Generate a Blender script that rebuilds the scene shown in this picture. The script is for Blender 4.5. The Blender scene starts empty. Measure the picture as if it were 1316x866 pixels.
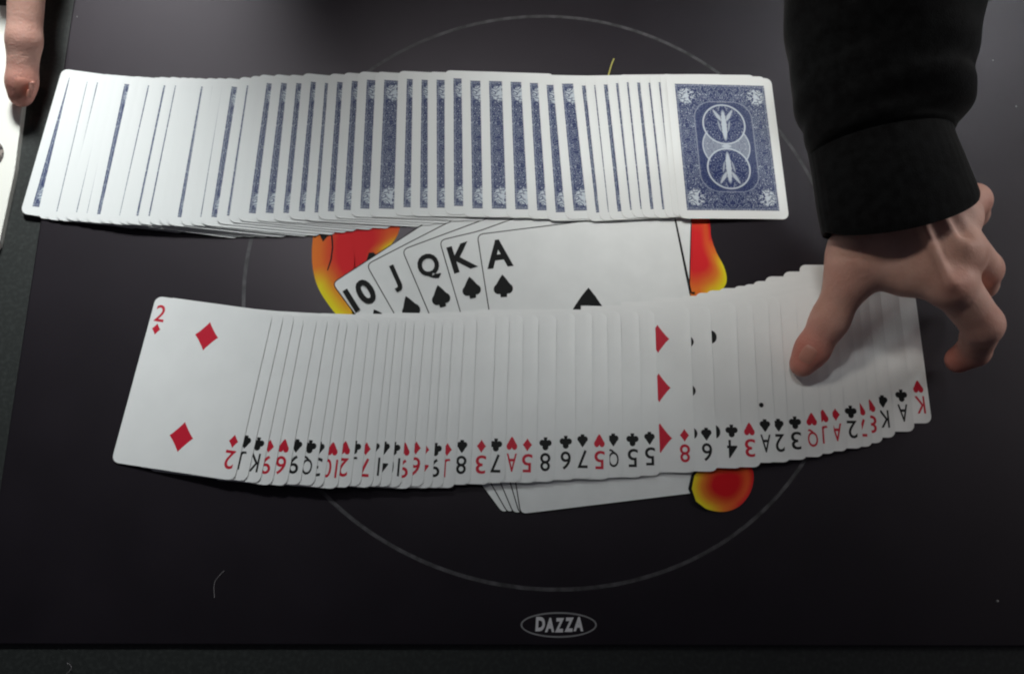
import bpy, math, random
import numpy as np
from mathutils import Matrix, Vector
random.seed(4); rng = np.random.RandomState(7)
S = bpy.context.scene
COL = S.collection
MM = 0.001

# ------------------------------------------------------------------ camera
F, TILT, ROLL, DIST = 1179.3, 0.273, 0.189, 485.4          # focal length in photo pixels, angles, mm
PW, PH = 1316, 866
def _rot():
    c, s = math.cos(TILT), math.sin(TILT)
    R = np.array([[1, 0, 0], [0, c, s], [0, s, -c]])
    cr, sr = math.cos(ROLL), math.sin(ROLL)
    return np.array([[cr, sr, 0], [-sr, cr, 0], [0, 0, 1]]) @ R
R = _rot()
CP = -DIST * R[2]
def _un(px, py, z=0.0):
    d = np.array([(px - PW / 2) / F, -(py - PH / 2) / F, 1.0]) @ R
    return CP + d * ((z - CP[2]) / d[2])
# turn the world so that the front edge of the mat runs along x
_a, _b = _un(150, 829), _un(1150, 831)
YAW = -math.atan2(_b[1] - _a[1], _b[0] - _a[0])
RZ = np.array([[math.cos(YAW), -math.sin(YAW), 0], [math.sin(YAW), math.cos(YAW), 0], [0, 0, 1]])
R = R @ RZ.T
CP = RZ @ CP
def at(px, py, z=0.0):
    """point of the place (mm) seen at a photo pixel at height z above the mat"""
    return _un(px, py, z)
cam = bpy.data.cameras.new('camera'); cam.sensor_width = 36; cam.lens = 36 * F / PW
cam.clip_start = 0.01; cam.clip_end = 50
cob = bpy.data.objects.new('camera', cam); COL.objects.link(cob); S.camera = cob
M3 = Matrix([[R[0][i], R[1][i], -R[2][i]] for i in range(3)])
cob.matrix_world = Matrix.Translation(Vector(CP * MM)) @ M3.to_4x4()
S.render.resolution_x, S.render.resolution_y = 1024, 673

# ------------------------------------------------------------------ light
W = bpy.data.worlds.new('World'); S.world = W; W.use_nodes = True
W.node_tree.nodes['Background'].inputs[0].default_value = (0.80, 0.80, 1.0, 1)
W.node_tree.nodes['Background'].inputs[1].default_value = 0.034
def area(name, loc, target, sx, sy, power, color, spread=180):
    l = bpy.data.lights.new(name, 'AREA'); l.shape = 'RECTANGLE'; l.size = sx; l.size_y = sy
    l.energy = power; l.color = color; l.spread = math.radians(spread)
    o = bpy.data.objects.new(name, l); COL.objects.link(o); o.location = loc
    o.rotation_euler = (Vector(target) - Vector(loc)).to_track_quat('-Z', 'Y').to_euler()
    return o
area('window_light', (-0.21, 1.0, 0.8), (-0.215, 0.20, 0), 0.28, 0.25, 0.78, (0.965, 1.0, 0.985), 25)
area('centre_fill', (-0.30, 0.5, 1.2), (0.045, 0.092, 0), 0.18, 0.18, 0.078, (0.97, 0.99, 0.97), 12.7)  # added narrow-cone fill, brightens the middle between the two rows
area('left_fill', (-0.70, 0.5, 1.1), (0.14, 0.14, 0), 0.22, 0.22, 0.085, (1.0, 0.94, 0.84), 14)  # second added fill, thrown from the left toward the right-hand cards
area('right_window_light', (0.86, 0.92, 0.86), (0.16, 0.14, 0), 0.2, 0.2, 0.042, (0.93, 1.0, 1.0), 14)
area('finger_fill', (1.0, 0.36, 0.36), (0.25, 0.08, 0.03), 0.35, 0.3, 0.34, (1.0, 0.97, 0.94), 60)  # low fill added to catch the right-hand sides of the fingers
area('right_mat_fill', (1.15, 0.10, 0.62), (0.10, -0.05, 0), 0.5, 0.5, 0.30, (1.0, 0.93, 0.92))  # broad fill added for the sheen on the right of the mat
S.view_settings.view_transform = 'Standard'; S.view_settings.look = 'None'
S.view_settings.exposure = 0.0; S.view_settings.gamma = 1.0
S.render.engine = 'CYCLES'
S.cycles.pixel_filter_type = 'BLACKMAN_HARRIS'; S.cycles.filter_width = 2.1

# ------------------------------------------------------------------ node helpers
class X:
    """a shader value with arithmetic"""
    nt = None
    def __init__(s, v): s.v = v
    @staticmethod
    def op(kind, *a, clamp=False):
        n = X.nt.nodes.new('ShaderNodeMath'); n.operation = kind; n.use_clamp = clamp
        for i, q in enumerate(a):
            q = q.v if isinstance(q, X) else q
            if isinstance(q, (int, float)): n.inputs[i].default_value = q
            else: X.nt.links.new(q, n.inputs[i])
        return X(n.outputs[0])
    def __add__(s, o): return X.op('ADD', s, o)
    def __sub__(s, o): return X.op('SUBTRACT', s, o)
    def __rsub__(s, o): return X.op('SUBTRACT', o, s)
    def __mul__(s, o): return X.op('MULTIPLY', s, o)
    def __truediv__(s, o): return X.op('DIVIDE', s, o)
    __radd__ = __add__; __rmul__ = __mul__
def mx(a, b): return X.op('MAXIMUM', a, b)
def mn(a, b): return X.op('MINIMUM', a, b)
def ab(a): return X.op('ABSOLUTE', a)
def dist2(x, y): return X.op('SQRT', x * x + y * y)
def below(d, w=0.15): return X.op('SUBTRACT', 0.5, d / (2 * w), clamp=True)       # 1 where d < 0, soft
def material(name, color=(0.5, 0.5, 0.5), rough=0.5, spec=0.5, **kw):
    m = bpy.data.materials.new(name); m.use_nodes = True
    b = m.node_tree.nodes['Principled BSDF']
    b.inputs['Base Color'].default_value = (*color, 1); b.inputs['Roughness'].default_value = rough
    b.inputs['Specular IOR Level'].default_value = spec
    for k, v in kw.items(): b.inputs[k.replace('_', ' ')].default_value = v
    return m
def N(m, t, **kw):
    n = m.node_tree.nodes.new(t)
    for k, v in kw.items():
        if k in n.inputs: n.inputs[k].default_value = v
        else: setattr(n, k, v)
    return n
def L(m, a, b): m.node_tree.links.new(a, b)
def P(m): return m.node_tree.nodes['Principled BSDF']
def add_bump(m, scale, strength, dist=0.0003, detail=4, coord='Object'):
    tc = N(m, 'ShaderNodeTexCoord'); no = N(m, 'ShaderNodeTexNoise', Scale=scale, Detail=detail)
    bp = N(m, 'ShaderNodeBump', Strength=strength, Distance=dist)
    L(m, tc.outputs[coord], no.inputs['Vector']); L(m, no.outputs['Fac'], bp.inputs['Height']); L(m, bp.outputs[0], P(m).inputs['Normal'])
    return no
def mottle(m, c0, c1, scale, detail=4, lo=0.35, hi=0.65):
    tc = N(m, 'ShaderNodeTexCoord'); no = N(m, 'ShaderNodeTexNoise', Scale=scale, Detail=detail)
    cr = N(m, 'ShaderNodeValToRGB'); cr.color_ramp.elements[0].color = (*c0, 1); cr.color_ramp.elements[1].color = (*c1, 1)
    cr.color_ramp.elements[0].position = lo; cr.color_ramp.elements[1].position = hi
    L(m, tc.outputs['Object'], no.inputs['Vector']); L(m, no.outputs['Fac'], cr.inputs[0]); L(m, cr.outputs[0], P(m).inputs['Base Color'])

mat_stock = material('card_stock', (0.80, 0.82, 0.82), 0.42, 0.35)
add_bump(mat_stock, 1500, 0.12, 0.0001)
mottle(mat_stock, (0.775, 0.79, 0.79), (0.805, 0.82, 0.82), 60)
mat_edge = material('card_edge', (0.50, 0.48, 0.46), 0.7, 0.2)
mat_red = material('red_ink', (0.55, 0.012, 0.035), 0.45, 0.3)
mat_blackink = material('black_ink', (0.008, 0.009, 0.009), 0.5, 0.2)

def back_material():
    m = material('card_back', rough=0.42, spec=0.35); nt = m.node_tree; X.nt = nt
    uv = N(m, 'ShaderNodeUVMap'); uv.uv_map = 'mm'
    sp = N(m, 'ShaderNodeSeparateXYZ'); L(m, uv.outputs[0], sp.inputs[0])
    u, v = X(sp.outputs[0]), X(sp.outputs[1]); au, av = ab(u), ab(v)
    def noise(vec, scale, detail=2):
        n = N(m, 'ShaderNodeTexNoise', Scale=scale, Detail=detail); L(m, vec, n.inputs['Vector']); return X(n.outputs['Fac'])
    cb = N(m, 'ShaderNodeCombineXYZ'); L(m, au.v, cb.inputs[0]); L(m, av.v, cb.inputs[1]); sym = cb.outputs[0]
    # curling filigree: iso lines of a mirrored noise field
    n1 = noise(sym, 0.30, 1.0); n2 = noise(sym, 0.62, 0.5)
    saw = ab(X.op('FRACT', n1 * 7.0 + n2 * 2.4) - 0.5)
    fil = below(saw - 0.105, 0.05)
    dots = below(ab(X.op('FRACT', n2 * 7.0) - 0.5) - 0.11, 0.06)
    white = mx(fil * 0.62, dots * 0.12)
    # darker oval panel in the middle
    panel = mx(au - 15.5, av - 29.0)
    pe = dist2(mx(au - 6.0, 0.0), mx(av - 17.0, 0.0)) - 10.5
    inpanel = below(pe, 0.4)
    white = white * (1.0 - inpanel * 0.72)
    white = mx(white, below(ab(pe - 0.4) - 0.28, 0.15) * 0.35)
    # three rings
    dc = dist2(u, av - 13.7); d0 = dist2(u, v)
    incirc = below(dc - 12.0, 0.2)
    mid = below(d0 - 13.6, 0.2) * (1.0 - incirc)
    white = white * (1.0 - mid) + mid * (fil * 0.35 + 0.30)
    white = mx(white, below(ab(d0 - 13.6) - 0.38, 0.15) * (1.0 - incirc) * 0.8)
    # inside the rings: dark ground, wavy scroll, spindle ornament with side leaves
    wv = N(m, 'ShaderNodeTexNoise', Scale=0.28, Detail=1.0); L(m, sym, wv.inputs['Vector'])
    scroll = below(ab(X.op('FRACT', X(wv.outputs['Fac']) * 7.0) - 0.5) - 0.10, 0.06) * 0.38
    inner = scroll
    w = av - 13.7
    spind = dist2(au / (0.9 + 1.3 * n2), (w + 0.6) / 9.2) - 1.0
    inner = mx(inner, below(spind, 0.14) * 0.85)
    leaf = dist2((au - 3.2 - (w - 5.0) * 0.55) / (0.5 + 1.2 * n1), (w - 5.6) / 3.6) - 1.0
    inner = mx(inner, below(leaf, 0.18) * 0.75)
    leaf2 = dist2((au - 2.6 - (w + 2.0) * 0.2) / 0.6, (w + 1.0) / 3.4) - 1.0
    inner = mx(inner, below(leaf2, 0.2) * 0.5)
    white = white * (1.0 - incirc) + incirc * inner
    white = mx(white, below(ab(dc - 12.2) - 0.45, 0.15) * 0.85)
    # centre star and corner sprays
    white = mx(white, below(dist2(au / 3.0, av / 1.2) - 1.0, 0.2) * 0.8)
    cx, cy = au - 20.6, av - 31.5
    rr = dist2(cx, cy); an = X.op('ARCTAN2', cy, cx)
    curls = below(ab(X.op('FRACT', n1 * 5.0 + n2 * 1.4 + an * 0.16) - 0.5) - 0.24, 0.07)
    spray = mx(below(rr - 1.5, 0.3), curls * below(rr - 5.0, 0.7))
    white = mx(white, spray * 0.95)
    # thin line just inside the printed field, then the white border
    fr = mx(au - 26.5, av - 39.0)
    white = mx(white, below(ab(fr + 0.9) - 0.16, 0.12) * 0.5)
    mix = N(m, 'ShaderNodeMix', data_type='RGBA')
    mix.inputs['A'].default_value = (0.012, 0.026, 0.112, 1); mix.inputs['B'].default_value = (0.60, 0.66, 0.72, 1)
    L(m, white.v, mix.inputs[0])
    mix2 = N(m, 'ShaderNodeMix', data_type='RGBA'); mix2.inputs['A'].default_value = (0.80, 0.82, 0.82, 1)
    L(m, below(fr, 0.12).v, mix2.inputs[0]); L(m, mix.outputs['Result'], mix2.inputs['B'])
    L(m, mix2.outputs['Result'], P(m).inputs['Base Color'])
    bpn = N(m, 'ShaderNodeTexNoise', Scale=1.6, Detail=3); bp = N(m, 'ShaderNodeBump', Strength=0.1, Distance=0.0001)
    L(m, uv.outputs[0], bpn.inputs['Vector']); L(m, bpn.outputs['Fac'], bp.inputs['Height']); L(m, bp.outputs[0], P(m).inputs['Normal'])
    return m
mat_back = back_material()

# ------------------------------------------------------------------ mesh helpers
def mesh_obj(name, verts, faces, mat, parent=None, smooth=False, mats=None, midx=None):
    me = bpy.data.meshes.new(name)
    me.from_pydata([tuple(v) for v in (np.asarray(verts, float) * MM)], [], [tuple(int(i) for i in f) for f in faces])
    for q in (mats or [mat]): me.materials.append(q)
    if midx is not None: me.polygons.foreach_set('material_index', midx)
    if smooth: me.polygons.foreach_set('use_smooth', [True] * len(me.polygons))
    me.update()
    o = bpy.data.objects.new(name, me); COL.objects.link(o)
    if parent: o.parent = parent
    return o
def tag(o, label=None, cat=None, group=None, kind=None):
    if label: o['label'] = label
    if cat: o['category'] = cat
    if group: o['group'] = group
    if kind: o['kind'] = kind
    return o
def empty(name, loc):
    o = bpy.data.objects.new(name, None); COL.objects.link(o); o.location = Vector(loc) * MM; o.empty_display_size = 0.02
    return o
def keep_parent(o, root):
    o.parent = root; o.matrix_parent_inverse = Matrix.Translation(-root.location)

# glyphs ------------------------------------------------------------
_gl = {}
def glyph(txt, bold=0.0):
    """(verts 2-D normalised to a unit box centred on 0, faces, aspect)"""
    if (txt, bold) in _gl: return _gl[(txt, bold)]
    cu = bpy.data.curves.new('g', 'FONT'); cu.body = txt; cu.size = 1; cu.resolution_u = 4; cu.offset = bold
    ob = bpy.data.objects.new('g', cu); COL.objects.link(ob)
    dg = bpy.context.evaluated_depsgraph_get()
    me = bpy.data.meshes.new_from_object(ob.evaluated_get(dg))
    v = np.array([q.co[:2] for q in me.vertices]); f = [tuple(p.vertices) for p in me.polygons]
    bpy.data.objects.remove(ob); bpy.data.curves.remove(cu); bpy.data.meshes.remove(me)
    lo, hi = v.min(0), v.max(0); v = (v - (lo + hi) / 2) / (hi - lo)
    _gl[(txt, bold)] = (v, f, (hi - lo)[0] / (hi - lo)[1]); return _gl[(txt, bold)]
def inside(suit, x, y):
    if suit == 'D': return (abs(x) / 0.40) ** 0.92 + (abs(y) / 0.5) ** 0.92 < 1
    if suit == 'C':
        for cx, cy in ((0, .26), (-.25, -.07), (.25, -.07)):
            if (x - cx) ** 2 + (y - cy) ** 2 < .235 ** 2: return True
        if abs(x) < .14 and abs(y) < .14: return True
        return -.5 < y < 0 and abs(x) < .03 + .13 * max(0, (-.15 - y) / .35) ** 2
    if suit == 'H': x, y = x, -y
    lob = (abs(x) - .215) ** 2 + (y + .13) ** 2 < .225 ** 2
    top = -.13 <= y < .5 and abs(x) < .44 * (1 - ((y + .13) / .63)) ** 0.85
    mid = -.28 < y <= -.1 and abs(x) < .22
    if suit == 'H': return lob or (-.13 <= y < .5 and abs(x) < .44 * (1 - ((y + .13) / .63)) ** 0.75) or (-.2 < y <= -.1 and abs(x) < .25)
    return lob or top or mid or (-.5 < y < -.1 and abs(x) < .03 + .12 * max(0, (-.2 - y) / .3) ** 2)
_st = {}
def suit(s, n=44):
    if s in _st: return _st[s]
    pts = [(0.0, 0.0)]
    for i in range(n):
        a = 2 * math.pi * i / n + math.pi / 2; r = 0.75
        while r > 0 and not inside(s, r * math.cos(a), r * math.sin(a)): r -= 0.004
        pts.append((r * math.cos(a), r * math.sin(a)))
    v = np.array(pts); lo, hi = v.min(0), v.max(0); v = v / (hi - lo)
    _st[s] = (v, [(0, 1 + i, 1 + (i + 1) % n) for i in range(n)]); return _st[s]

# ------------------------------------------------------------------ table, mat and its print
mat_table = material('speckled_worktop', rough=0.42, spec=0.5)
mottle(mat_table, (0.019, 0.022, 0.021), (0.038, 0.043, 0.041), 500, 6, 0.45, 0.8); 
mat_rub = material('mat_cloth', rough=0.39, spec=0.5, Specular_Tint=(1.0, 0.90, 1.0, 1.0))
mottle(mat_rub, (0.0060, 0.0047, 0.0068), (0.0088, 0.0070, 0.0098), 25, 6)
add_bump(mat_rub, 2600, 0.35, 0.00012, 3)
mat_line = material('mat_print_grey', (0.10, 0.095, 0.105), 0.5, 0.4)
mottle(mat_line, (0.03, 0.029, 0.032), (0.085, 0.082, 0.09), 160, 5)
mat_logo = material('mat_print_silver', (0.72, 0.72, 0.74), 0.5, 0.4)
mat_oval = material('mat_print_oval', (0.26, 0.26, 0.27), 0.5, 0.4)
mat_pwhite = material('mat_print_white', (0.78, 0.80, 0.80), 0.5, 0.3); add_bump(mat_pwhite, 900, 0.25, 0.0002)
mottle(mat_pwhite, (0.76, 0.78, 0.78), (0.80, 0.82, 0.82), 70, 5)
mat_pblack = material('mat_print_black', (0.008, 0.009, 0.009), 0.6, 0.15)

def slab(name, x0, y0, x1, y1, z0, z1, r, bev, mat, n=8):
    """rounded rectangle slab with a rounded upper edge"""
    def ring(inset, z):
        out = []
        for cx, cy, a0 in ((x1, y1, 0), (x0, y1, 90), (x0, y0, 180), (x1, y0, 270)):
            sx = -1 if cx == x1 else 1; sy = -1 if cy == y1 else 1
            for i in range(n + 1):
                a = math.radians(a0 + 90 * i / n)
                out.append((cx + sx * r + (r - inset) * math.cos(a), cy + sy * r + (r - inset) * math.sin(a), z))
        return out
    rings = [ring(0.0, z0), ring(0, z1 - bev)]
    for i in range(1, 5):
        a = math.radians(90 * i / 4); rings.append(ring(bev * (1 - math.cos(a)), z1 - bev + bev * math.sin(a)))
    v = [p for q in rings for p in q]; k = len(rings[0]); f = []
    for j in range(len(rings) - 1):
        for i in range(k): f.append((j * k + i, j * k + (i + 1) % k, (j + 1) * k + (i + 1) % k, (j + 1) * k + i))
    f.append(tuple((len(rings) - 1) * k + i for i in range(k)))
    f.append(tuple(reversed(range(k))))
    return mesh_obj(name, v, f, mat)
MT = -2.2                                                           # worktop height, mat is 2.2 mm thick
v = [(-1500, -1000, MT), (1500, -1000, MT), (1500, 372, MT), (-1500, 372, MT)]
tb = mesh_obj('table_surface', v, [(0, 1, 2, 3)], mat_table); tag(tb, kind='structure', label='dark speckled worktop under the black mat')
ml = at(19, 500)[0]; mb = at(600, 829)[1]
pm = slab('playing_mat', ml, mb, ml + 600, mb + 420, MT, 0.0, 9, 0.8, mat_rub)
tag(pm, 'black cloth card mat printed with a grey circle, flames and five spade cards', 'mat')

def flat(name, pts, mat, z, parent=pm, cols=None):
    v = [(x, y, z) for x, y in pts]
    return mesh_obj(name, v, [tuple(range(len(v)))], mat, parent)
def print_px(name, px, mat, z):
    return flat(name, [at(x, y)[:2] for x, y in px], mat, z)
# ring: radius follows the print, which is a little out of round
RING = [(699.6,22),(524,61),(483,88),(851.7,52.7),(919,92.5),(1006.8,175.5),(1050.7,248.7),(600,741),(721.6,757),(828,744),(904,709),(958.7,674),(992,647),(313,345),(315,388),(443.8,658.5),(500,700.8)]
rp = np.array([at(*p)[:2] for p in RING])
A = np.c_[2 * rp, np.ones(len(rp))]; sol = np.linalg.lstsq(A, (rp ** 2).sum(1), rcond=None)[0]
rc = sol[:2]; d = rp - rc; th = np.arctan2(d[:, 1], d[:, 0]); rad = np.hypot(d[:, 0], d[:, 1])
basis = lambda t: np.c_[np.ones_like(t), np.cos(2 * t), np.sin(2 * t), np.cos(3 * t), np.sin(3 * t)]
Bm = basis(th); co = np.linalg.solve(Bm.T @ Bm + 0.15 * np.diag([0, 1, 1, 1, 1]), Bm.T @ rad)
T = np.linspace(0, 2 * math.pi, 361)[:-1]; rr = basis(T) @ co
v = [(rc[0] + (r + o) * math.cos(t), rc[1] + (r + o) * math.sin(t), 0.05) for o in (-0.95, 0.95) for t, r in zip(T, rr)]
mesh_obj('printed_circle', v, [(i, (i + 1) % 360, 360 + (i + 1) % 360, 360 + i) for i in range(360)], mat_line, pm)

# flames ----
def flame_material():
    m = material('flame_print', rough=0.6, spec=0.12); a = N(m, 'ShaderNodeVertexColor'); a.layer_name = 'ink'
    L(m, a.outputs[0], P(m).inputs['Base Color']); return m
mat_flame = flame_material()
YE, OR, RD, DR = (0.80, 0.70, 0.02), (0.80, 0.20, 0.03), (0.70, 0.022, 0.028), (0.55, 0.006, 0.012)
def flame(px, centre, z=0.05, mid=RD):
    px = [(x, y, c) for x, y, c in px]; n0 = len(px); dense = []
    for i in range(n0):                                              # Catmull-Rom outline
        p = [px[(i + k - 1) % n0] for k in range(4)]
        for s in range(4):
            t = s / 4.0
            q = [0.5 * (2 * p[1][k] + (p[2][k] - p[0][k]) * t + (2 * p[0][k] - 5 * p[1][k] + 4 * p[2][k] - p[3][k]) * t * t + (3 * p[1][k] - p[0][k] - 3 * p[2][k] + p[3][k]) * t ** 3) for k in (0, 1)]
            c = tuple(p[1][2][k] * (1 - t) + p[2][2][k] * t for k in range(3)); dense.append((q[0], q[1], c))
    n = len(dense); C0 = at(*centre)[:2]
    rings = (1.0, 0.93, 0.86, 0.78, 0.7, 0.62, 0.53, 0.4, 0.2); V, K = [], []
    for r in rings:
        w = max(0, min(1, (r - 0.74) / 0.22)); w2 = max(0, min(1, (r - 0.45) / 0.35)) * (1 - w); w3 = 1 - w - w2
        for x, y, c in dense:
            q = at(x, y)[:2]; V.append((C0[0] + (q[0] - C0[0]) * r, C0[1] + (q[1] - C0[1]) * r, z))
            K.append(tuple(c[k] * w + (0.55 * OR[k] + 0.25 * c[k] + 0.2 * mid[k]) * w2 + mid[k] * w3 for k in range(3)))
    V.append((C0[0], C0[1], z)); K.append(mid); fc = []
    for j in range(len(rings) - 1):
        for i in range(n): fc.append((j * n + i, j * n + (i + 1) % n, (j + 1) * n + (i + 1) % n, (j + 1) * n + i))
    j = len(rings) - 1
    for i in range(n): fc.append((j * n + i, j * n + (i + 1) % n, len(V) - 1))
    o = mesh_obj('printed_flame', V, fc, mat_flame, pm)
    a = o.data.color_attributes.new('ink', 'FLOAT_COLOR', 'POINT')
    for i, k in enumerate(K): a.data[i].color = (*k, 1)
    return o
flame([(404,296,OR),(401,318,OR),(402,345,OR),(409,370,YE),(424,394,YE),(440,412,YE),(458,420,YE),(452,400,YE),(470,400,RD),(490,370,RD),(490,345,OR),(492,328,OR),(500,318,YE),(511,302,OR),(514,286,RD),(508,262,RD),(460,255,RD),(415,262,OR),(408,280,OR)], (456, 322))
print_px('printed_line', [(402,296),(404,306),(411,302),(415,311),(421,304),(427,303),(427,296),(415,290)], mat_pblack, 0.11)
print_px('printed_line', [(425.5,303),(427.5,303),(428.5,318),(426.5,334),(421.5,348),(420.3,347.4),(424.6,333),(426.6,318)], mat_pblack, 0.12)
print_px('printed_line', [(471,335),(474,325),(480,324.5),(485,329),(489,329),(488,333)], mat_pblack, 0.12)
flame([(862,262,RD),(905,262,DR),(912,285,DR),(914,305,RD),(921,325,OR),(930,342,YE),(934,358,YE),(930,370,YE),(918,380,YE),(900,382,OR),(886,378,OR),(876,340,RD),(868,295,RD)], (892, 325))
flame([(887,628,YE),(890,612,YE),(902,598,OR),(935,592,RD),(960,596,DR),(968,610,DR),(964,632,RD),(950,650,RD),(930,657.5,OR),(908,654,YE),(893,643,YE)], (935, 622), 0.75, DR)
print_px('printed_line', [(884,628),(888,610),(900,596),(903,598),(892,611),(888.5,628),(894,644),(909,655.5),(907,657.5),(892,646.5)], mat_pblack, 0.80)
print_px('printed_line', [(865,272),(868.8,291),(886.8,377),(892,378.5),(893,375.5),(888.6,376),(870.3,291),(866.2,272)], mat_pblack, 0.70)

# five printed cards, each a white field with a black outline, from the ten at the bottom to the ace on top
def rounded(px, r):
    out = []; n = len(px)
    for i in range(n):
        p = np.array(px[i], float); a = np.array(px[i - 1], float) - p; b = np.array(px[(i + 1) % n], float) - p
        a *= r / np.linalg.norm(a); b *= r / np.linalg.norm(b)
        for t in np.linspace(0, 1, 6): out.append(tuple(p + a * (1 - t) ** 2 + b * t ** 2))
    return out
def inset(px, w):
    p = np.array(px); n = len(p); out = []
    area2 = sum(p[i][0] * p[(i + 1) % n][1] - p[(i + 1) % n][0] * p[i][1] for i in range(n)); sg = 1 if area2 > 0 else -1
    for i in range(n):
        e = p[(i + 1) % n] - p[i - 1]; e = e / (np.linalg.norm(e) + 1e-9); out.append(tuple(p[i] + sg * w * np.array([-e[1], e[0]])))
    return out
FAN = [('10', [(426,364),(545,287),(700,215),(860,300),(800,560),(646,661)]),
       ('J', [(470,340),(575,286),(720,215),(880,300),(800,560),(653,661)]),
       ('Q', [(516,321),(600,290),(660,268),(880,230),(860,600),(660,661.5)]),
       ('K', [(564,309),(615,297),(690,270),(890,235),(880,600),(667,661)]),
       ('A', [(612.5,301.5),(865,270),(938,629),(668.5,661.5)])]
z = 0.12
for nm, poly in FAN:
    rpx = rounded(poly, 9)
    print_px('printed_card_outline', rpx, mat_pblack, z); o = print_px('printed_card', inset(rpx, 1.3), mat_pwhite, z + 0.05); z += 0.11
def print_glyph(txt, cx, cy, h, rot, bold=0.02, wid=1.0):
    gv, gf, asp = glyph(txt, bold); c, s = math.cos(math.radians(rot)), math.sin(math.radians(rot)); V = []
    for x, y in gv:
        X_, Y_ = x * h * asp * wid, y * h; q = at(cx + X_ * c - Y_ * s, cy - (X_ * s + Y_ * c)); V.append((q[0], q[1], z))
    return mesh_obj('printed_rank', V, gf, mat_pblack, pm)
def print_suit(cx, cy, w, h, rot):
    sv, sf = suit('S'); c, s = math.cos(math.radians(rot)), math.sin(math.radians(rot)); V = []
    for x, y in sv:
        q = at(cx + x * w * c - y * h * s, cy - (x * w * s + y * h * c)); V.append((q[0], q[1], z))
    mesh_obj('printed_spade', V, sf, mat_pblack, pm)
print_glyph('10', 464, 379, 33, 32, 0.032, 1.0); print_glyph('J', 507.5, 358.5, 35, 24, 0.034); print_glyph('Q', 551, 343.5, 34, 14, 0.034, 0.92)
print_glyph('K', 594, 331, 35, 17, 0.028); print_glyph('A', 641, 326.5, 36, 7, 0.034, 0.92)
print_suit(488, 411, 24, 30, 30); print_suit(527, 396, 24, 32, 20); print_suit(566, 381, 24, 29, 14); print_suit(605.5, 370, 24, 28, 10); print_suit(646.5, 368, 25, 29, 4)
print_suit(756, 456, 128, 172, 0)

# maker's mark at the front
def ell(cx, cy, a, b, n=64): return [(cx + a * math.cos(2 * math.pi * i / n), cy + b * math.sin(2 * math.pi * i / n)) for i in range(n)]
def ringprint(name, cx, cy, a, b, w, mat, z):
    V = [(*at(x, y)[:2], z) for k in (0, w) for x, y in ell(cx, cy, a - k, b - k)]
    mesh_obj(name, V, [(i, (i + 1) % 64, 64 + (i + 1) % 64, 64 + i) for i in range(64)], mat, pm)
ringprint('printed_oval', 718, 802.5, 49, 16.5, 2.2, mat_oval, 0.05)
gx = 694.5
for ch, w, dy in (('D', 12, -.6), ('A', 12, .6), ('Z', 11, .8), ('Z', 11, .2), ('A', 13, -.6)):
    gv, gf, asp = glyph(ch, 0.055)
    V = [(*at(gx + (x * w) + y * 1.0, 802 + dy - y * 18.5)[:2], 0.06) for x, y in gv]
    mesh_obj('printed_letter', V, gf, mat_logo, pm); gx += 12.3

# ------------------------------------------------------------------ playing cards
CW, CH, CT, CR = 63.0, 88.0, 0.29, 3.6
US = np.array([-31.5, -31.2, -30.3, -29.2, -27.9] + list(np.linspace(-25, 25, 17)) + [27.9, 29.2, 30.3, 31.2, 31.5])
NR = 7
def half_h(u):
    e = abs(u) - (CW / 2 - CR)
    return CH / 2 if e <= 0 else CH / 2 - CR + math.sqrt(max(0, CR * CR - e * e))
class Spread:
    """a ribbon of overlapping cards; side is where the cards come down to the mat"""
    def __init__(s, poses, side, gap=0.35, z0=0.2):
        s.c = np.array([p[0] for p in poses]); s.ax = np.array([(math.cos(p[1]), math.sin(p[1])) for p in poses])
        s.side = side; s.t = gap; s.z0 = z0; n = len(poses)
        pos = np.r_[0, np.cumsum([max(0.3, abs((s.c[i + 1] - s.c[i]) @ s.ax[i])) for i in range(n - 1)])]
        w = np.exp(-((pos[:, None] - pos[None]) / 7.0) ** 2); a = (w * np.arange(n)[None]).sum(1) / w.sum(1)
        a = np.maximum.accumulate(a); a[0] = min(a[0], 0.0); s.a = a - 0
    def z(s, k, pts):
        D = (np.einsum('pjk,jk->pj', pts[:, None, :] - s.c[None], s.ax)) * s.side - CW / 2
        D = np.minimum.accumulate(D, axis=1); out = np.empty(len(pts))
        for i in range(len(pts)): out[i] = np.interp(0.0, -D[i], s.a)
        zz = s.z0 + s.t * (k - out)
        return np.maximum(zz, 0.12 + 0.002 * k)
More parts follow.
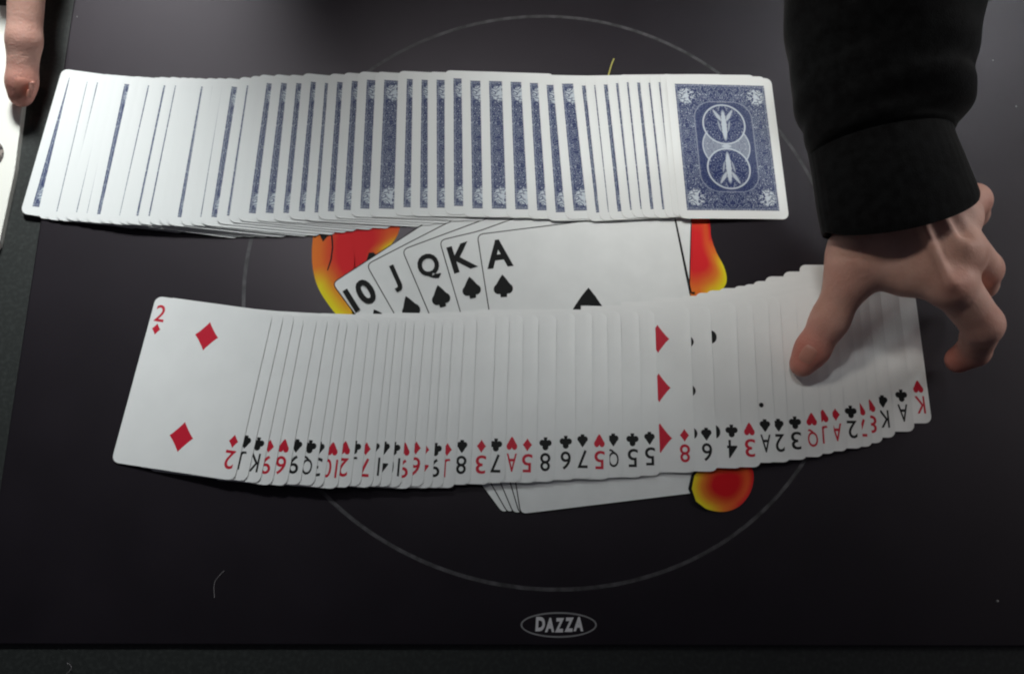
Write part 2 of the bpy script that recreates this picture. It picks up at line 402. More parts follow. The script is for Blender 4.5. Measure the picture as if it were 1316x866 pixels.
def build_card(sp, k, name, up):
    c, ax = sp.c[k], sp.ax[k]; ay = np.array([-ax[1], ax[0]])
    UV = []
    for u in US:
        h = half_h(u)
        for r in range(NR): UV.append((u, -h + 2 * h * r / (NR - 1)))
    UV = np.array(UV); xy = c + UV[:, :1] * ax + UV[:, 1:] * ay
    zz = sp.z(k, xy) + 0.38 * np.clip((-sp.side * UV[:, 0] - 25.0) / 6.5, 0, 1) ** 2      # the raised long edge curls up a little
    nu = len(US); top = np.c_[xy, zz + CT]; bot = np.c_[xy, zz]; V = np.r_[top, bot]; n = nu * NR; fc, mi = [], []
    for i in range(nu - 1):
        for r in range(NR - 1):
            a = i * NR + r; fc.append((a, a + NR, a + NR + 1, a + 1)); mi.append(0)
            fc.append((n + a, n + a + 1, n + a + NR + 1, n + a + NR)); mi.append(1)
    rim = [i * NR for i in range(nu)] + [(nu - 1) * NR + r for r in range(1, NR)] + [i * NR + NR - 1 for i in range(nu - 2, -1, -1)] + [r for r in range(NR - 2, 0, -1)]
    for i in range(len(rim)):
        a, b = rim[i], rim[(i + 1) % len(rim)]; fc.append((b, a, n + a, n + b)); mi.append(2)
    mats = [mat_stock, mat_back, mat_edge] if up else [mat_back, mat_stock, mat_edge]
    o = mesh_obj(name, V - np.array([c[0], c[1], 0]), fc, None, mats=mats, midx=mi)
    o.location = (c[0] * MM, c[1] * MM, 0)
    uvl = o.data.uv_layers.new(name='mm'); UV2 = np.r_[UV, UV]
    li = np.empty(len(o.data.loops), int); o.data.loops.foreach_get('vertex_index', li)
    uvl.data.foreach_set('uv', UV2[li].ravel())
    for p in o.data.polygons: p.use_smooth = False
    Z = (zz + CT).reshape(nu, NR)
    def surf(u, v):                                                   # height of the card at a print point
        i = int(np.clip(np.searchsorted(US, u) - 1, 0, nu - 2)); f = (u - US[i]) / (US[i + 1] - US[i])
        def col(j):
            h = half_h(US[j]); q = (v + h) / (2 * h) * (NR - 1); r = int(np.clip(math.floor(q), 0, NR - 2)); g = q - r
            return Z[j, r] * (1 - g) + Z[j, r + 1] * g
        return col(i) * (1 - f) + col(i + 1) * f
    def put(nm, shape, cu, cv, w, h, flip, mat, lift=0.045):
        sv, sf = shape; V = []
        for x, y in sv:
            if flip: x, y = -x, -y
            u, v_ = cu + x * w, cv + y * h; q = u * ax + v_ * ay; V.append((q[0], q[1], surf(u, v_) + lift))
        return mesh_obj(nm, V, sf, mat, o)
    return o, put

def angle_of(p, q): return math.atan2(p[1] - q[1], p[0] - q[0])
# ---- upper spread, blue backs: (x of left edge at y 116.5, x at y 257, y of the top of the blue field)
TB = [(72.2,31.5,99.5),(86.1,53.4,103.5),(97.4,63.8,105),(110.5,77.7,106),(124.4,89.3,106),(135.4,103.3,107),(146.5,116.7,108),(165.2,133.7,109),(177.3,145.8,110),(191.3,159.2,110.5),(197.5,167.6,110),
 (212.2,182.8,110),(225.8,197.4,110.5),(236,210,111),(246.2,220,111.5),(260.5,237.5,111.5),(273.2,249,111.5),(285.4,263,111.5),(304.8,282.5,110),(318.8,298.3,108.5),(330,309.8,107),(348.6,331,106.5),(367.9,353.4,106.5),
 (386.7,372.9,104.5),(405,393,106),(420.8,410,104.5),(439.6,430,103),(459,451.3,101.5),(481.6,474.9,101.5),(510.8,506.5,100),(530,527.8,101),(549.5,549.6,101),(571.4,571.5,99),(593.3,595.2,102),
 (617.6,620.2,102.5),(645.6,650.4,103.5),(670.6,678.4,105),(692.2,702,107.5),(712.3,725.2,106),(737.8,753.7,108.5),(753.8,769,108),(766.3,781.3,107.5),(782,797.7,106),(796,811,105),(809.3,823.8,105.5),
 (823.9,839,106),(836.7,853,105.5),(850,862.6,105),(856.1,869.4,109.5)]
poses = []
nT = len(TB)
# the blue field seen on strip i belongs to card i; its top edge is 5 mm below the card's top edge
for i, (xt, xb, yt) in enumerate(TB):
    hz = min(4.6, 0.5 + 0.36 * i) if i < nT - 1 else 3.0
    # slope of the edge in the picture, evened out over neighbours
    a, b = at(xt, 116.5, hz), at(xb, 257, hz)
    poses.append([a, b, yt, xt + (xt - xb) * (116.5 - yt) / 140.5, hz])
ang = np.array([angle_of(p[0], p[1]) for p in poses]); ker = np.array([1, 3, 5, 3, 1.]); ker /= ker.sum()
ang_s = np.convolve(np.pad(ang, 2, mode='edge'), ker, 'valid'); ang_s[0] = ang[0]; ang_s[-1] = ang[-1]; ang = 0.75 * ang + 0.25 * ang_s
top = []
for (a, b, yt, xl, hz), g in zip(poses, ang):
    up = np.array([math.cos(g), math.sin(g)]); rt = np.array([up[1], -up[0]])
    m = (a + b)[:2] / 2; pt = at(xl + 6, yt, hz)[:2]                # a point on the line of the field's top edge
    along = (pt - m) @ up; e = m + up * along                         # on the left edge, level with the field top
    c = e + up * (5.0 - CH / 2) + rt * (CW / 2)
    top.append((c, g - math.pi / 2))
upper = Spread(top, side=+1, gap=0.40)
ORD = ['zero'] + '1st 2nd 3rd 4th 5th 6th 7th 8th 9th 10th 11th 12th 13th 14th 15th 16th 17th 18th 19th 20th 21st 22nd 23rd 24th 25th'.split()
for k in range(nT):
    o, put = build_card(upper, k, 'face_down_card', False)
    if k == nT - 1: lab = 'topmost blue backed card, whole back showing, right end of upper row'
    elif k == 0: lab = 'outermost blue backed card at left end of upper row, beside the fingertip'
    else:
        w = TB[k + 1][0] - TB[k][0]; fr, n = ('left', k + 1) if k < nT // 2 else ('right', nT - k)
        look = 'no blue showing' if w < 11.6 else 'a hairline of blue showing' if w < 14.5 else 'a narrow blue strip showing' if w < 19.5 else 'a wide blue strip showing'
        lab = 'face down card, %s from the %s end of upper row, %s' % (ORD[n], fr, look)
    tag(o, lab, 'playing card', 'blue backed cards fanned in the upper row')

# ---- lower spread, faces up: rank, suit, x of right edge, y of small pip (at the pip)
LB = [('2','D',312.7,569.6),('J','S',328.1,569.6),('K','C',344.2,572.8),('9','D',359,576.9),('6','H',377.6,577.3),('9','S',394.2,574.2),('Q','C',411.4,575.5),('3','S',423,578.3),('10','H',440.2,581.5),('2','H',456.1,578.3),
 ('J','C',468.8,575.1),('7','D',483.4,579.6),('10','S',493.7,576.4),('4','S',506.7,576.4),('10','C',519.1,577.3),('9','H',532.4,581.5),('6','D',547.4,574.6),('4','D',558.3,579.2),('9','C',572.4,578.7),('J','D',587.5,580),
 ('8','S',606.4,572.8),('3','D',631.4,574.2),('7','C',650.1,572.3),('A','H',670.7,570.5),('5','D',690.6,572.8),('8','C',713.9,571.4),('6','C',740,568.2),('7','S',761.7,565.5),('5','H',783.4,569.1),('Q','S',801.4,564.6),
 ('5','C',826.1,566),('5','S',848.1,563.7),('8','D',892.9,558.8),('6','S',920.9,558.8),('4','C',953.1,553.8),('3','H',975.8,554.6),('A','S',995.7,545.7),('2','S',1012.8,547.7),('3','C',1033.8,544.7),('Q','H',1054.8,541.2),
 ('J','H',1069.5,536.3),('A','D',1085.4,533.7),('2','C',1105,529.7),('7','H',1117,529),('8','H',1130,524.5),('K','S',1145.9,517),('A','C',1170,510.6),('K','H',1191.5,498.7)]
nL = len(LB)
ys = np.array([q[3] for q in LB]); kk = np.array([1, 2, 3, 2, 1]) / 9.0
ys = 0.4 * ys + 0.6 * np.convolve(np.r_[2 * ys[0] - ys[2:0:-1], ys, 2 * ys[-1] - ys[-2:-4:-1]], kk, 'valid')
ii = [1, 6, 10, 14, 17, 21, 24, 28, 33, 40, 48]; ss = [-.238, -.167, -.115, -.088, -.07, -.045, -.018, .008, .04, .075, .125]
low = []
for i, (rk, su, x, y) in enumerate(LB):
    y = float(ys[i]); k = nL - 1 - i; hz = min(4.4, 0.5 + 0.34 * k)
    sl = np.interp(i + 1, ii, ss) + rng.normal(0, 0.003)
    a, b = at(x, y, hz), at(x + sl * -120, y - 120, hz) if True else None
    g = angle_of(b, a); up = np.array([math.cos(g), math.sin(g)]); rt = np.array([up[1], -up[0]])
    e = a[:2] - up * 18.9                                             # lower right corner
    low.append((e + up * (CH / 2) - rt * (CW / 2), g - math.pi / 2))
lower = Spread(low[::-1], side=-1, gap=0.40)
RN = {'A': 'ace', 'K': 'king', 'Q': 'queen', 'J': 'jack', '10': 'ten', '9': 'nine', '8': 'eight', '7': 'seven', '6': 'six', '5': 'five', '4': 'four', '3': 'three', '2': 'two'}
SN = {'D': 'diamonds', 'H': 'hearts', 'S': 'spades', 'C': 'clubs'}; SP = {'D': 'diamond', 'H': 'heart', 'S': 'spade', 'C': 'club'}
PIPW = {'D': 12.2, 'H': 13.8, 'S': 16.0, 'C': 13.4}
def layout(rk):
    c, s, y1, y3 = 0.0, 14.0, 26.5, 9.2
    return {'A': [(0, 0, 0)], '2': [(c, y1, 0), (c, -y1, 1)], '3': [(c, y1, 0), (c, 0, 0), (c, -y1, 1)],
            '4': [(q * s, r * y1, r < 0) for q in (-1, 1) for r in (-1, 1)], '5': [(q * s, r * y1, r < 0) for q in (-1, 1) for r in (-1, 1)] + [(0, 0, 0)],
            '6': [(q * s, r * y1, r < 0) for q in (-1, 1) for r in (-1, 0, 1)], '7': [(q * s, r * y1, r < 0) for q in (-1, 1) for r in (-1, 0, 1)] + [(0, 13, 0)],
            '8': [(q * s, r * y1, r < 0) for q in (-1, 1) for r in (-1, 0, 1)] + [(0, 13, 0), (0, -13, 1)],
            '9': [(q * s, r, r < 0) for q in (-1, 1) for r in (-y1, -y3, y3, y1)] + [(0, 0, 0)],
            '10': [(q * s, r, r < 0) for q in (-1, 1) for r in (-y1, -y3, y3, y1)] + [(0, 18, 0), (0, -18, 1)]}.get(rk, [])
for k in range(nL):
    i = nL - 1 - k; rk, su, x, y = LB[i]
    o, put = build_card(lower, k, 'face_up_card', True)
    ink = mat_red if su in 'DH' else mat_blackink
    gv, gf, asp = glyph(rk, 0.007); w = {'J': 3.8, '10': 7.2}.get(rk, 5.2)
    sh = suit(su); pw = {'D': 4.4, 'H': 5.0, 'S': 5.0, 'C': 5.8}[su]
    strip = 63 if i == 0 else (x - LB[i - 1][2]) / 2.45
    put('corner_index', (gv, gf), 31.5 - 5.0, -44 + 9.9, w, 9.3, True, ink); put('corner_pip', sh, 31.5 - 5.0, -44 + 19.2, pw * 1.08, 6.7, True, ink)
    if i == 0:
        put('corner_index', (gv, gf), -31.5 + 4.6, 44 - 9.0, w, 9.0, False, ink); put('corner_pip', sh, -31.5 + 4.6, 44 - 17.6, pw, 6.0, False, ink)
    for cu, cv, fl in layout(rk):
        if cu + 7.2 > 31.5 - strip - 1.5:
            put('suit_pip', sh, cu, cv, PIPW[su] if rk != 'A' else 20, 15.4 if rk != 'A' else 22, bool(fl), ink)
    if rk == 'A' and su == 'S':
        disc = ([(0, 0)] + [(0.5 * math.cos(q * .5236), 0.5 * math.sin(q * .5236)) for q in range(12)], [(0, 1 + q, 1 + (q + 1) % 12) for q in range(12)])
        put('printed_dot', disc, 31.5 - 6.3, -44 + 30.0, 2.4, 2.6, False, ink)
    where = 'whole face showing at left end of lower row' if i == 0 else 'lowest card at right end of lower row' if i == nL - 1 else \
        'face up in lower row between %s and %s' % tuple('%s of %s' % (RN[LB[j][0]], SN[LB[j][1]]) for j in (i - 1, i + 1))
    tag(o, '%s of %s, %s' % (RN[rk], SN[su], where), 'playing card', 'playing cards fanned face up in the lower row')

# ------------------------------------------------------------------ implicit surfaces for the hands
def surface_nets(f, h, o):
    """f sampled on a grid (negative inside) -> verts, quads"""
    s = f < 0; nx, ny, nz = f.shape
    acc = np.zeros((nx - 1, ny - 1, nz - 1, 3)); cnt = np.zeros((nx - 1, ny - 1, nz - 1))
    corners = [(a, b, c) for a in (0, 1) for b in (0, 1) for c in (0, 1)]
    def sub(A_, c): return A_[c[0]:nx - 1 + c[0], c[1]:ny - 1 + c[1], c[2]:nz - 1 + c[2]]
    for ci in corners:
        for ax in range(3):
            if ci[ax]: continue
            cj = list(ci); cj[ax] = 1
            fa, fb = sub(f, ci), sub(f, cj); cr = sub(s, ci) != sub(s, cj)
            t = np.where(cr, fa / np.where(cr, fa - fb, 1), 0)
            for q in range(3): acc[..., q] += np.where(cr, ci[q] + (t if q == ax else 0), 0)
            cnt += cr
    m = cnt > 0; idx = -np.ones(m.shape, int); idx[m] = np.arange(m.sum())
    g = np.argwhere(m); V = (g + acc[m] / cnt[m][:, None]) * h + o
    Fc = []
    for ax in range(3):
        a, b = (ax + 1) % 3, (ax + 2) % 3
        lo = [slice(0, -1)] * 3; hi = [slice(0, -1)] * 3; lo[ax] = slice(0, -1); hi[ax] = slice(1, None)
        lo[a] = hi[a] = slice(1, -1); lo[b] = hi[b] = slice(1, -1)
        A0, A1 = s[tuple(lo)], s[tuple(hi)]; pts = np.argwhere(A0 != A1)
        off = np.zeros(3, int); off[a] = off[b] = 1; p = pts + off
        ea = np.zeros(3, int); ea[a] = 1; eb = np.zeros(3, int); eb[b] = 1
        q = [idx[tuple(w.T)] for w in (p - ea - eb, p - eb, p, p - ea)]
        fl = A0[tuple(pts.T)]; Q = np.stack(q, 1); Q[~fl] = Q[~fl][:, ::-1]; Fc.append(Q)
    Fc = np.concatenate(Fc); return V, Fc[(Fc >= 0).all(1)]
def smin(a, b, k):
    h = np.clip(0.5 + 0.5 * (b - a) / k, 0, 1); return b * (1 - h) + a * h - k * h * (1 - h)
def cone(Pt, a, b, ra, rb, flat_=None):
    a, b = np.array(a, float), np.array(b, float); ab_ = b - a
    t = np.clip(((Pt - a) @ ab_) / (ab_ @ ab_), 0, 1); q = Pt - (a + t[..., None] * ab_)
    if flat_ is not None:                                              # squash along a direction
        n, s_ = flat_; n = np.array(n, float) / np.linalg.norm(n); dn = q @ n; q = q + (dn * (1 / s_ - 1))[..., None] * n
        return (np.sqrt((q ** 2).sum(-1)) - (ra + (rb - ra) * t)) * (0.5 + 0.5 * s_)
    return np.sqrt((q ** 2).sum(-1)) - (ra + (rb - ra) * t)
def solid(prims, h=1.0, pad=6):
    """prims: list of (kind, blend, args); blended in order"""
    pts = np.array([p for pr in prims for p in (pr[1], pr[2])]); rm = max(max(pr[3], pr[4]) for pr in prims)
    lo = pts.min(0) - rm - pad; hi = pts.max(0) + rm + pad; n = np.ceil((hi - lo) / h).astype(int) + 1
    G = np.stack(np.meshgrid(*[lo[i] + h * np.arange(n[i]) for i in range(3)], indexing='ij'), -1).astype(np.float32)
    f = None
    for pr in prims:
        d_ = cone(G, pr[1], pr[2], pr[3], pr[4], pr[6] if len(pr) > 6 else None)
        if pr[0] == '-': f = -smin(-f, d_, pr[5])
        else: f = d_ if f is None else smin(f, d_, pr[5])
    return surface_nets(f, h, lo)

mat_skin = material('skin', rough=0.58, spec=0.32, Subsurface_Weight=0.12, Subsurface_Scale=0.004)
P(mat_skin).inputs['Subsurface Radius'].default_value = (1.0, 0.35, 0.2)
def skin_colour(m):
    tc = N(m, 'ShaderNodeTexCoord'); no = N(m, 'ShaderNodeTexNoise', Scale=60.0, Detail=6.0); L(m, tc.outputs['Object'], no.inputs['Vector'])
    cr = N(m, 'ShaderNodeValToRGB'); e = cr.color_ramp.elements; e[0].position, e[1].position = 0.35, 0.65
    e[0].color = (0.56, 0.31, 0.245, 1); e[1].color = (0.68, 0.415, 0.34, 1); L(m, no.outputs['Fac'], cr.inputs[0])
    a = N(m, 'ShaderNodeVertexColor'); a.layer_name = 'flush'; mi = N(m, 'ShaderNodeMix', data_type='RGBA')
    L(m, a.outputs[0], mi.inputs[0]); L(m, cr.outputs[0], mi.inputs['A']); mi.inputs['B'].default_value = (0.58, 0.16, 0.12, 1)
    L(m, mi.outputs['Result'], P(m).inputs['Base Color'])
skin_colour(mat_skin)
def flush(o, V, spots):
    w = np.zeros(len(V))
    for p, r, k in spots: w = np.maximum(w, k * np.exp(-(((V - p) ** 2).sum(1)) / (r * r)))
    a = o.data.color_attributes.new('flush', 'FLOAT_COLOR', 'POINT')
    a.data.foreach_set('color', np.c_[w, w, w, np.ones(len(V))].ravel())
def skin_bump(m):
    tc = N(m, 'ShaderNodeTexCoord'); vo = N(m, 'ShaderNodeTexVoronoi', Scale=900.0); no = N(m, 'ShaderNodeTexNoise', Scale=130.0, Detail=5)
    L(m, tc.outputs['Object'], vo.inputs['Vector']); L(m, tc.outputs['Object'], no.inputs['Vector'])
    X.nt = m.node_tree; h = X(vo.outputs['Distance']) * 0.35 + X(no.outputs['Fac']) * 1.4
    bp = N(m, 'ShaderNodeBump', Strength=0.5, Distance=0.0006); L(m, h.v, bp.inputs['Height']); L(m, bp.outputs[0], P(m).inputs['Normal'])
skin_bump(mat_skin)
mat_nail = material('nail', (0.56, 0.25, 0.19), 0.42, 0.5)
mat_knit = material('black_knit', rough=0.9, spec=0.08, Sheen_Weight=0.06, Sheen_Roughness=0.4)
mottle(mat_knit, (0.0035, 0.0035, 0.0038), (0.0075, 0.008, 0.0085), 220, 5)
add_bump(mat_knit, 1400, 0.5, 0.0004)

def chain(pts, rad, k=3.0):
    """pixel joints with heights -> blended tapered bones"""
    W_ = [at(*p) for p in pts]; return [('+', W_[i], W_[i + 1], rad[i], rad[i + 1], k) for i in range(len(W_) - 1)]
root = empty('person', (at(620, -260)[0], at(620, -260)[1], MT))
tag(root, 'person in a black long sleeved top pressing one thumb on the face up cards', 'person')

# the hand on the right: back of a left hand, thumb down on the cards, fingers curled to the right
wrist, fore = (1152, 205, 62), (1150, 60, 92)
pr = []
pr += [('+', at(*fore), at(*wrist), 27, 24, 4, ((0, 0, 1), 0.78))]
for m_, r0, r1 in (((1220, 366, 58), 15, 12), ((1236, 326, 60), 15, 12), ((1234, 280, 54), 14, 11), ((1214, 250, 42), 13, 10)):
    pr.append(('+', at(1152, 232, 56), at(*m_), r0 + 3, r1, 9))
pr += [('+', at(1134, 250, 50), at(1104, 330, 44), 18.5, 15, 8), ('+', at(1104, 330, 44), at(1160, 352, 48), 13, 11, 8), ('+', at(1125, 300, 46), at(1185, 345, 52), 16, 12, 8)]
pr += chain([(1106, 322, 44), (1092, 358, 38), (1066, 412, 25), (1044, 449, 15.5), (1031, 468, 11.7)], [13.6, 10.8, 8.8, 8.0, 6.6], 6)
pr += chain([(1222, 362, 58), (1263, 417, 46), (1252, 450, 22), (1232, 462, 12.6)], [11.4, 9.8, 8.2, 7.0], 2.5)
pr += chain([(1238, 318, 60), (1264, 346, 47), (1262, 364, 26), (1238, 384, 15)], [10.6, 9.4, 8.2, 7.0], 1.6)
pr += chain([(1230, 272, 54), (1252, 258, 47), (1252, 274, 28), (1234, 300, 14)], [9.6, 8.6, 7.6, 6.6], 1.6)
pr += chain([(1214, 250, 42), (1232, 258, 32), (1238, 280, 18), (1220, 296, 11)], [9.5, 7.6, 6.8, 6.0], 2.5)
# knuckles and tendons
for m_ in ((1226, 368, 64.5), (1240, 322, 67), (1238, 278, 61)): pr.append(('+', at(*m_), at(m_[0] + 1, m_[1], m_[2]), 6.0, 6.0, 7))
for a_, b_ in (((1176, 258, 74), (1222, 362, 70.5)), ((1196, 246, 74), (1238, 316, 72.5)), ((1210, 234, 68), (1240, 274, 65.5))):
    pr.append(('+', at(*a_), at(*b_), 2.2, 2.8, 5.0))
for a_, b_ in (((1200, 282, 76), (1226, 346, 75)), ((1216, 262, 75), (1238, 300, 74))):
    pr.append(('-', at(*a_), at(*b_), 1.2, 1.4, 6.0))
V, Fq = solid(pr, 1.1)
hand = mesh_obj('hand', V, Fq, mat_skin, smooth=True); keep_parent(hand, root)
flush(hand, V, [(at(1036, 455, 18), 17, .75), (at(1232, 462, 14), 13, .8), (at(1263, 417, 50), 9, .3), (at(1264, 346, 50), 8, .3), (at(1252, 262, 50), 8, .3), (at(1240, 384, 16), 10, .6), (at(1228, 368, 70), 9, .25), (at(1236, 300, 14), 10, .6), (at(1090, 360, 44), 10, .2)])
tag(hand, 'hand with thumb pressed on the cards and fingers curled to the right')
md = hand.modifiers.new('smooth', 'SMOOTH'); md.iterations = 4; md.factor = 0.5

from mathutils.bvhtree import BVHTree
def nail(tip, back, up_, w, l, parent):
    """small plate laid on the skin of a fingertip, edges sunk into it"""
    bv = BVHTree.FromPolygons([tuple(q) for q in V.tolist()], [tuple(q) for q in Fq.tolist()])
    tip, back = at(*tip), at(*back); d_ = tip - back; d_ /= np.linalg.norm(d_); u_ = np.array(up_, float); u_ -= d_ * (u_ @ d_); u_ /= np.linalg.norm(u_); s_ = np.cross(d_, u_)
    mid = (tip + back) / 2; vs = []; nn = 13
    for j in range(nn):
        b_ = 2 * j / (nn - 1) - 1
        for i in range(nn):
            a_ = 2 * i / (nn - 1) - 1
            x_ = a_ * math.sqrt(1 - b_ * b_ / 2) ; y_ = b_ * math.sqrt(1 - a_ * a_ / 2)                # square to disc
            x_ = 0.5 * (x_ + a_ * 0.8); y_ = 0.5 * (y_ + b_ * 0.95)
            q = mid + s_ * x_ * w / 2 + d_ * y_ * l / 2
            hit = bv.ray_cast(Vector(q + u_ * 12), Vector(-u_))[0]; q = np.array(hit) if hit else q
            rim = max(abs(a_), abs(b_)); vs.append(q + u_ * (0.42 * (1 - rim ** 6) - 0.12))
    f_ = [(j * nn + i, j * nn + i + 1, (j + 1) * nn + i + 1, (j + 1) * nn + i) for j in range(nn - 1) for i in range(nn - 1)]
    o = mesh_obj('fingernail', vs, f_, mat_nail, smooth=True); o.parent = parent
    return o
nail((1033, 463, 20.2), (1043, 448, 23.8), (-0.25, 0.2, 1), 8.8, 10, hand)

# the other hand: one finger comes down into the top left corner
pr = chain([(36, -120, 34), (35, -30, 31), (31, 52, 20), (28, 106, 11), (27, 122, 8.6)], [11, 9.6, 8.6, 7.6, 6.6], 4)
pr += chain([(4, -128, 36), (-2, -82, 28), (6, -98, 16), (10, -118, 11)], [10, 9, 8, 7], 2.5)
pr += chain([(-28, -140, 36), (-36, -100, 27), (-26, -116, 15), (-20, -134, 11)], [10, 8.8, 7.6, 7], 2.5)
pr += chain([(-58, -156, 32), (-66, -122, 24), (-56, -136, 14), (-48, -150, 10)], [9, 8, 7, 6.2], 2.5)
pr += chain([(24, -245, 30), (46, -195, 24), (50, -150, 16), (46, -112, 11)], [13, 10.5, 8.5, 7], 6)
for m_, r_ in (((36, -120, 34), 12), ((4, -128, 36), 12), ((-28, -140, 36), 11), ((-58, -156, 32), 10)): pr.append(('+', at(-14, -275, 36), at(*m_), 16, r_, 9))
pr.append(('+', at(-46, -420, 42), at(-14, -275, 37), 25, 21, 4, ((0, 0, 1), 0.78)))
V, Fq = solid(pr, 1.4)
hand2 = mesh_obj('hand', V, Fq, mat_skin, smooth=True); keep_parent(hand2, root)
flush(hand2, V, [(at(27, 118, 11), 14, .6), (at(31, 52, 24), 9, .25)])
nail((27, 121, 15.4), (28, 104, 18.8), (0.0, 0.1, 1), 9.0, 11, hand2)
tag(hand2, 'other hand reaching in at top left with one fingertip down')
md = hand2.modifiers.new('smooth', 'SMOOTH'); md.iterations = 4; md.factor = 0.5

# sleeves -----------------------------------------------------------
def interp_rows(rows, n):
    rows = np.array(rows, float); t = np.linspace(0, len(rows) - 1, n); out = []
    for q in t:
        i = int(min(len(rows) - 2, math.floor(q))); f = q - i
        p = [rows[max(0, i - 1)], rows[i], rows[i + 1], rows[min(len(rows) - 1, i + 2)]]
        out.append(0.5 * (2 * p[1] + (p[2] - p[0]) * f + (2 * p[0] - 5 * p[1] + 4 * p[2] - p[3]) * f * f + (3 * p[1] - p[0] - 3 * p[2] + p[3]) * f ** 3))
    return out
def tube(name, rows, n, mat, parent, fold=0.0, rib=0.0, seg=96, seed=0, thick=1.6, lean=0.0):
    """rows: xl, yl, xr, yr, z, half height -- the picture outline of a tube lying at height z"""
    V = []; rs = interp_rows(rows, n); rg = np.random.RandomState(seed); ph = rg.uniform(0, 6.28, 12)
    for j, (xl, yl, xr, yr, z_, hh) in enumerate(rs):
        a_, b_ = at(xl, yl, z_), at(xr, yr, z_); c_, e_ = (a_ + b_) / 2, (b_ - a_) / 2
        fw = np.cross(e_ / np.linalg.norm(e_), [0, 0, 1.0])
        for i in range(seg):
            t = 2 * math.pi * i / seg; cx, sx = math.cos(t), math.sin(t); k = 1.0
            if fold:
                s_ = j / n * 9
                k += fold * (0.5 * math.sin(3 * t + s_ * 1.3 + ph[0]) + 0.55 * math.sin(s_ * 3.1 + 1.6 * math.sin(t + ph[1]) + ph[2]) + 0.3 * math.sin(s_ * 5.3 - 2 * t + ph[3])) * (0.45 + 0.55 * sx * sx)
            if rib: k += rib * (1 if math.sin(t * seg / 4 * 1.0) > 0 else -1) * 0.5
            V.append(c_ + e_ * cx * k + np.array([0, 0, hh * sx * k]) + fw * lean * max(0.0, sx) * (j / (n - 1)))
    f_ = [(j * seg + i, j * seg + (i + 1) % seg, (j + 1) * seg + (i + 1) % seg, (j + 1) * seg + i) for j in range(n - 1) for i in range(seg)]
    o = mesh_obj(name, V, f_, mat, smooth=True)
    if parent is root: keep_parent(o, root)
    else: o.parent = parent
    sd = o.modifiers.new('thick', 'SOLIDIFY'); sd.thickness = thick * MM; sd.offset = 0
    return o
sl = tube('sleeve', [(960, -420, 1290, -430, 215, 62), (990, -250, 1280, -260, 165, 54), (1008, -80, 1266, -90, 118, 45), (1016, 20, 1257, 12, 98, 40), (1022, 80, 1246, 74, 88, 37), (1030, 130, 1243, 112, 80, 35), (1038, 165, 1240, 142, 75, 33), (1046, 190, 1222, 166, 70, 29), (1052, 200, 1214, 178, 67, 26)], 110, mat_knit, root, fold=0.05, seed=3)
tag(sl, 'black sleeve pushed down over the wrist')
cf = tube('cuff', [(1044, 186, 1216, 164, 68, 26.5), (1048, 205, 1216, 178, 66, 27), (1053, 240, 1226, 202, 63.5, 27), (1057, 270, 1236, 224, 61, 26), (1061, 292, 1243, 240, 59, 25), (1063, 297, 1242, 243, 58.5, 23.5)], 60, mat_knit, sl, rib=0.0035, seg=160, thick=2.2, lean=17.0)
sl2 = tube('sleeve', [(-150, -1100, 120, -1100, 110, 50), (-160, -800, 90, -800, 75, 42), (-150, -580, 70, -580, 56, 36), (-120, -430, 50, -430, 46, 28), (-96, -370, 44, -370, 42, 24)], 70, mat_knit, root, fold=0.03, seed=8)
# upper body, just beyond the top of the picture
pc = at(640, -330)
rowsT = []
V = []; seg = 64; nz = 40
for j in range(nz):
    t = j / (nz - 1); z_ = -330 + 790 * t
    a_ = 175 + 25 * math.sin(t * 2.6) - (110 * max(0, t - 0.865) / 0.135) ; b_ = 92 + 14 * math.sin(t * 3) - (45 * max(0, t - 0.876) / 0.124)
    for i in range(seg):
        q = 2 * math.pi * i / seg; k = 1 + 0.012 * math.sin(5 * q + 9 * t) + 0.012 * math.sin(14 * t + 3 * math.sin(q))
        V.append((pc[0] + a_ * math.cos(q) * k, pc[1] + 130 + b_ * math.sin(q) * k, z_))
f_ = [(j * seg + i, j * seg + (i + 1) % seg, (j + 1) * seg + (i + 1) % seg, (j + 1) * seg + i) for j in range(nz - 1) for i in range(seg)]
f_ += [tuple((nz - 1) * seg + i for i in range(seg)), tuple(reversed(range(seg)))]
tor = mesh_obj('torso', V, f_, mat_knit, smooth=True); keep_parent(tor, root)

# ------------------------------------------------------------------ white sheet on the worktop at the left
mat_sheet = material('white_sheet', (0.86, 0.86, 0.80), 0.45, 0.4)
def slab_px(name, px, z0, z1, mat, r=14):
    p = rounded(px, r); n = len(p); V = [(*at(x, y, z1)[:2], z0) for x, y in p] + [(*at(x, y, z1)[:2], z1) for x, y in p]
    q = inset(p, 0.8); V += [(*at(x, y, z1)[:2], z1 + 0.3) for x, y in q]
    f = [(i, (i + 1) % n, n + (i + 1) % n, n + i) for i in range(n)] + [(n + i, n + (i + 1) % n, 2 * n + (i + 1) % n, 2 * n + i) for i in range(n)] + [tuple(2 * n + i for i in range(n))]
    o = mesh_obj(name, V, f, mat)
    # keep normals outward
    import bmesh
    bm = bmesh.new(); bm.from_mesh(o.data); bmesh.ops.recalc_face_normals(bm, faces=bm.faces); bm.to_mesh(o.data); bm.free()
    return o
sheet = slab_px('white_box_lid', [(22, 9), (34, 60), (30, 130), (19, 220), (-3, 322), (-130, 310), (-110, 0)], MT, 1.6, mat_sheet, 12)
tag(sheet, 'bright white flat lid with rounded corner and dark round mark at left edge', 'lid')
mat_mark = material('dark_mark', rough=0.6); mottle(mat_mark, (0.03, 0.025, 0.025), (0.30, 0.25, 0.22), 420, 3, 0.4, 0.6)
p = [(*at(-6 + 11 * math.cos(t), 197 + 15 * math.sin(t), 2.0)[:2], 2.05) for t in np.linspace(0, 2 * math.pi, 33)[:-1]]
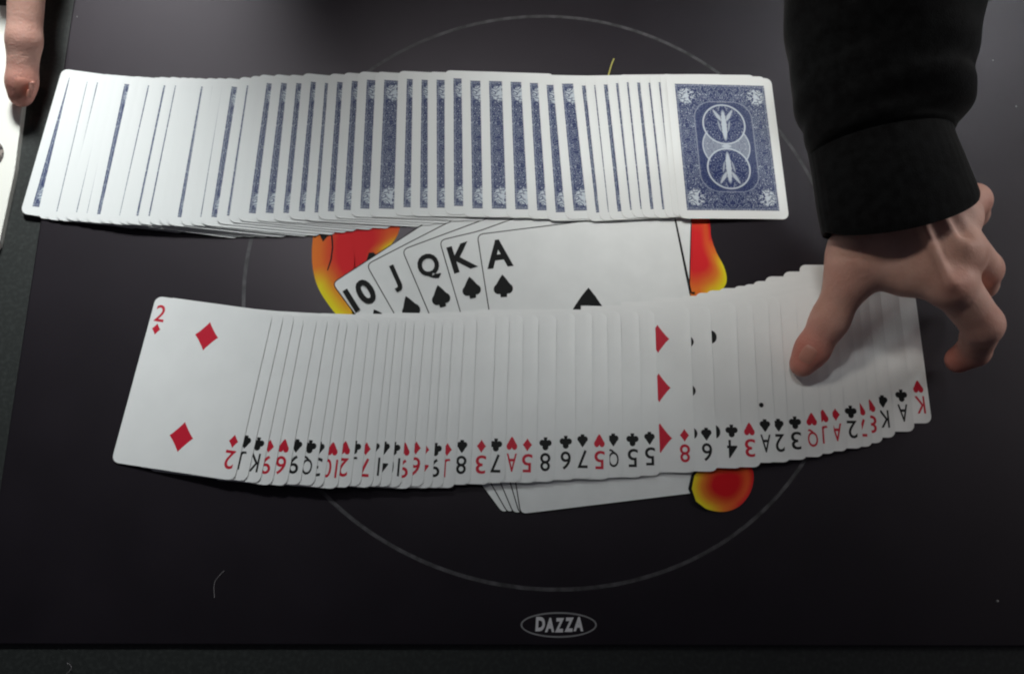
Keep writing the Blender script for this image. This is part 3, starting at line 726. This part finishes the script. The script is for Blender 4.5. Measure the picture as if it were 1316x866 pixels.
mesh_obj('round_mark', p, [tuple(range(32))], mat_mark, sheet)

# ------------------------------------------------------------------ lint and threads
def strand(name, px, r, mat, label, cat):
    cu = bpy.data.curves.new(name, 'CURVE'); cu.dimensions = '3D'; cu.bevel_depth = r * MM; cu.bevel_resolution = 1
    s_ = cu.splines.new('NURBS'); s_.points.add(len(px) - 1); s_.use_endpoint_u = True; s_.order_u = 3
    for q, p_ in zip(s_.points, px): w_ = at(*p_) * MM; q.co = (*w_, 1)
    ob = bpy.data.objects.new(name, cu); COL.objects.link(ob); dg = bpy.context.evaluated_depsgraph_get()
    me = bpy.data.meshes.new_from_object(ob.evaluated_get(dg)); bpy.data.objects.remove(ob)
    me.materials.clear(); me.materials.append(mat); o = bpy.data.objects.new(name, me); COL.objects.link(o)
    return tag(o, label, cat)
mat_thread = material('yellow_thread', (0.50, 0.46, 0.12), 0.6); mat_hair = material('pale_hair', (0.16, 0.15, 0.16), 0.5)
mat_lint = material('lint', (0.30, 0.30, 0.30), 0.8)
strand('thread', [(780, 103, .35), (782, 97, .6), (784, 89, 1.2), (787, 80, 1.6), (789, 76, 1.2)], 0.42, mat_thread, 'short yellow thread sticking out above the upper row of cards', 'thread')
strand('hair', [(275.5, 768, .2), (274.5, 755, .3), (276, 747, .6), (281, 740, .4), (288, 733, .3)], 0.20, mat_hair, 'tiny curved hair lying on the mat below the two of diamonds', 'hair')
strand('hair', [(85, 866, .2), (92, 860, .2), (91, 853, .3), (86, 852, .3)], 0.20, mat_hair, 'tiny curled hair at the bottom left front edge', 'hair')
def fleck(px, py, r, label):
    c_ = at(px, py, 0); V = [c_ + np.array([r * math.cos(t) * random.uniform(.6, 1.1), r * math.sin(t) * random.uniform(.6, 1.1), 0.08]) for t in np.linspace(0, 6.28, 8)[:-1]] + [c_ + np.array([0, 0, 0.35])]
    o = mesh_obj('lint', V, [(i, (i + 1) % 7, 7) for i in range(7)] + [tuple(range(6, -1, -1))], mat_lint); tag(o, label, 'lint')
fleck(1282, 772, 0.9, 'white lint speck near the bottom right corner of the mat')
fleck(1276, 78, 0.5, 'small lint speck right of the sleeve, near the top edge')
fleck(1306, 137, 0.6, 'small lint speck right of the sleeve, against the right edge')
fleck(99, 22, 0.55, 'small lint speck on the mat right of the upper left fingertip')
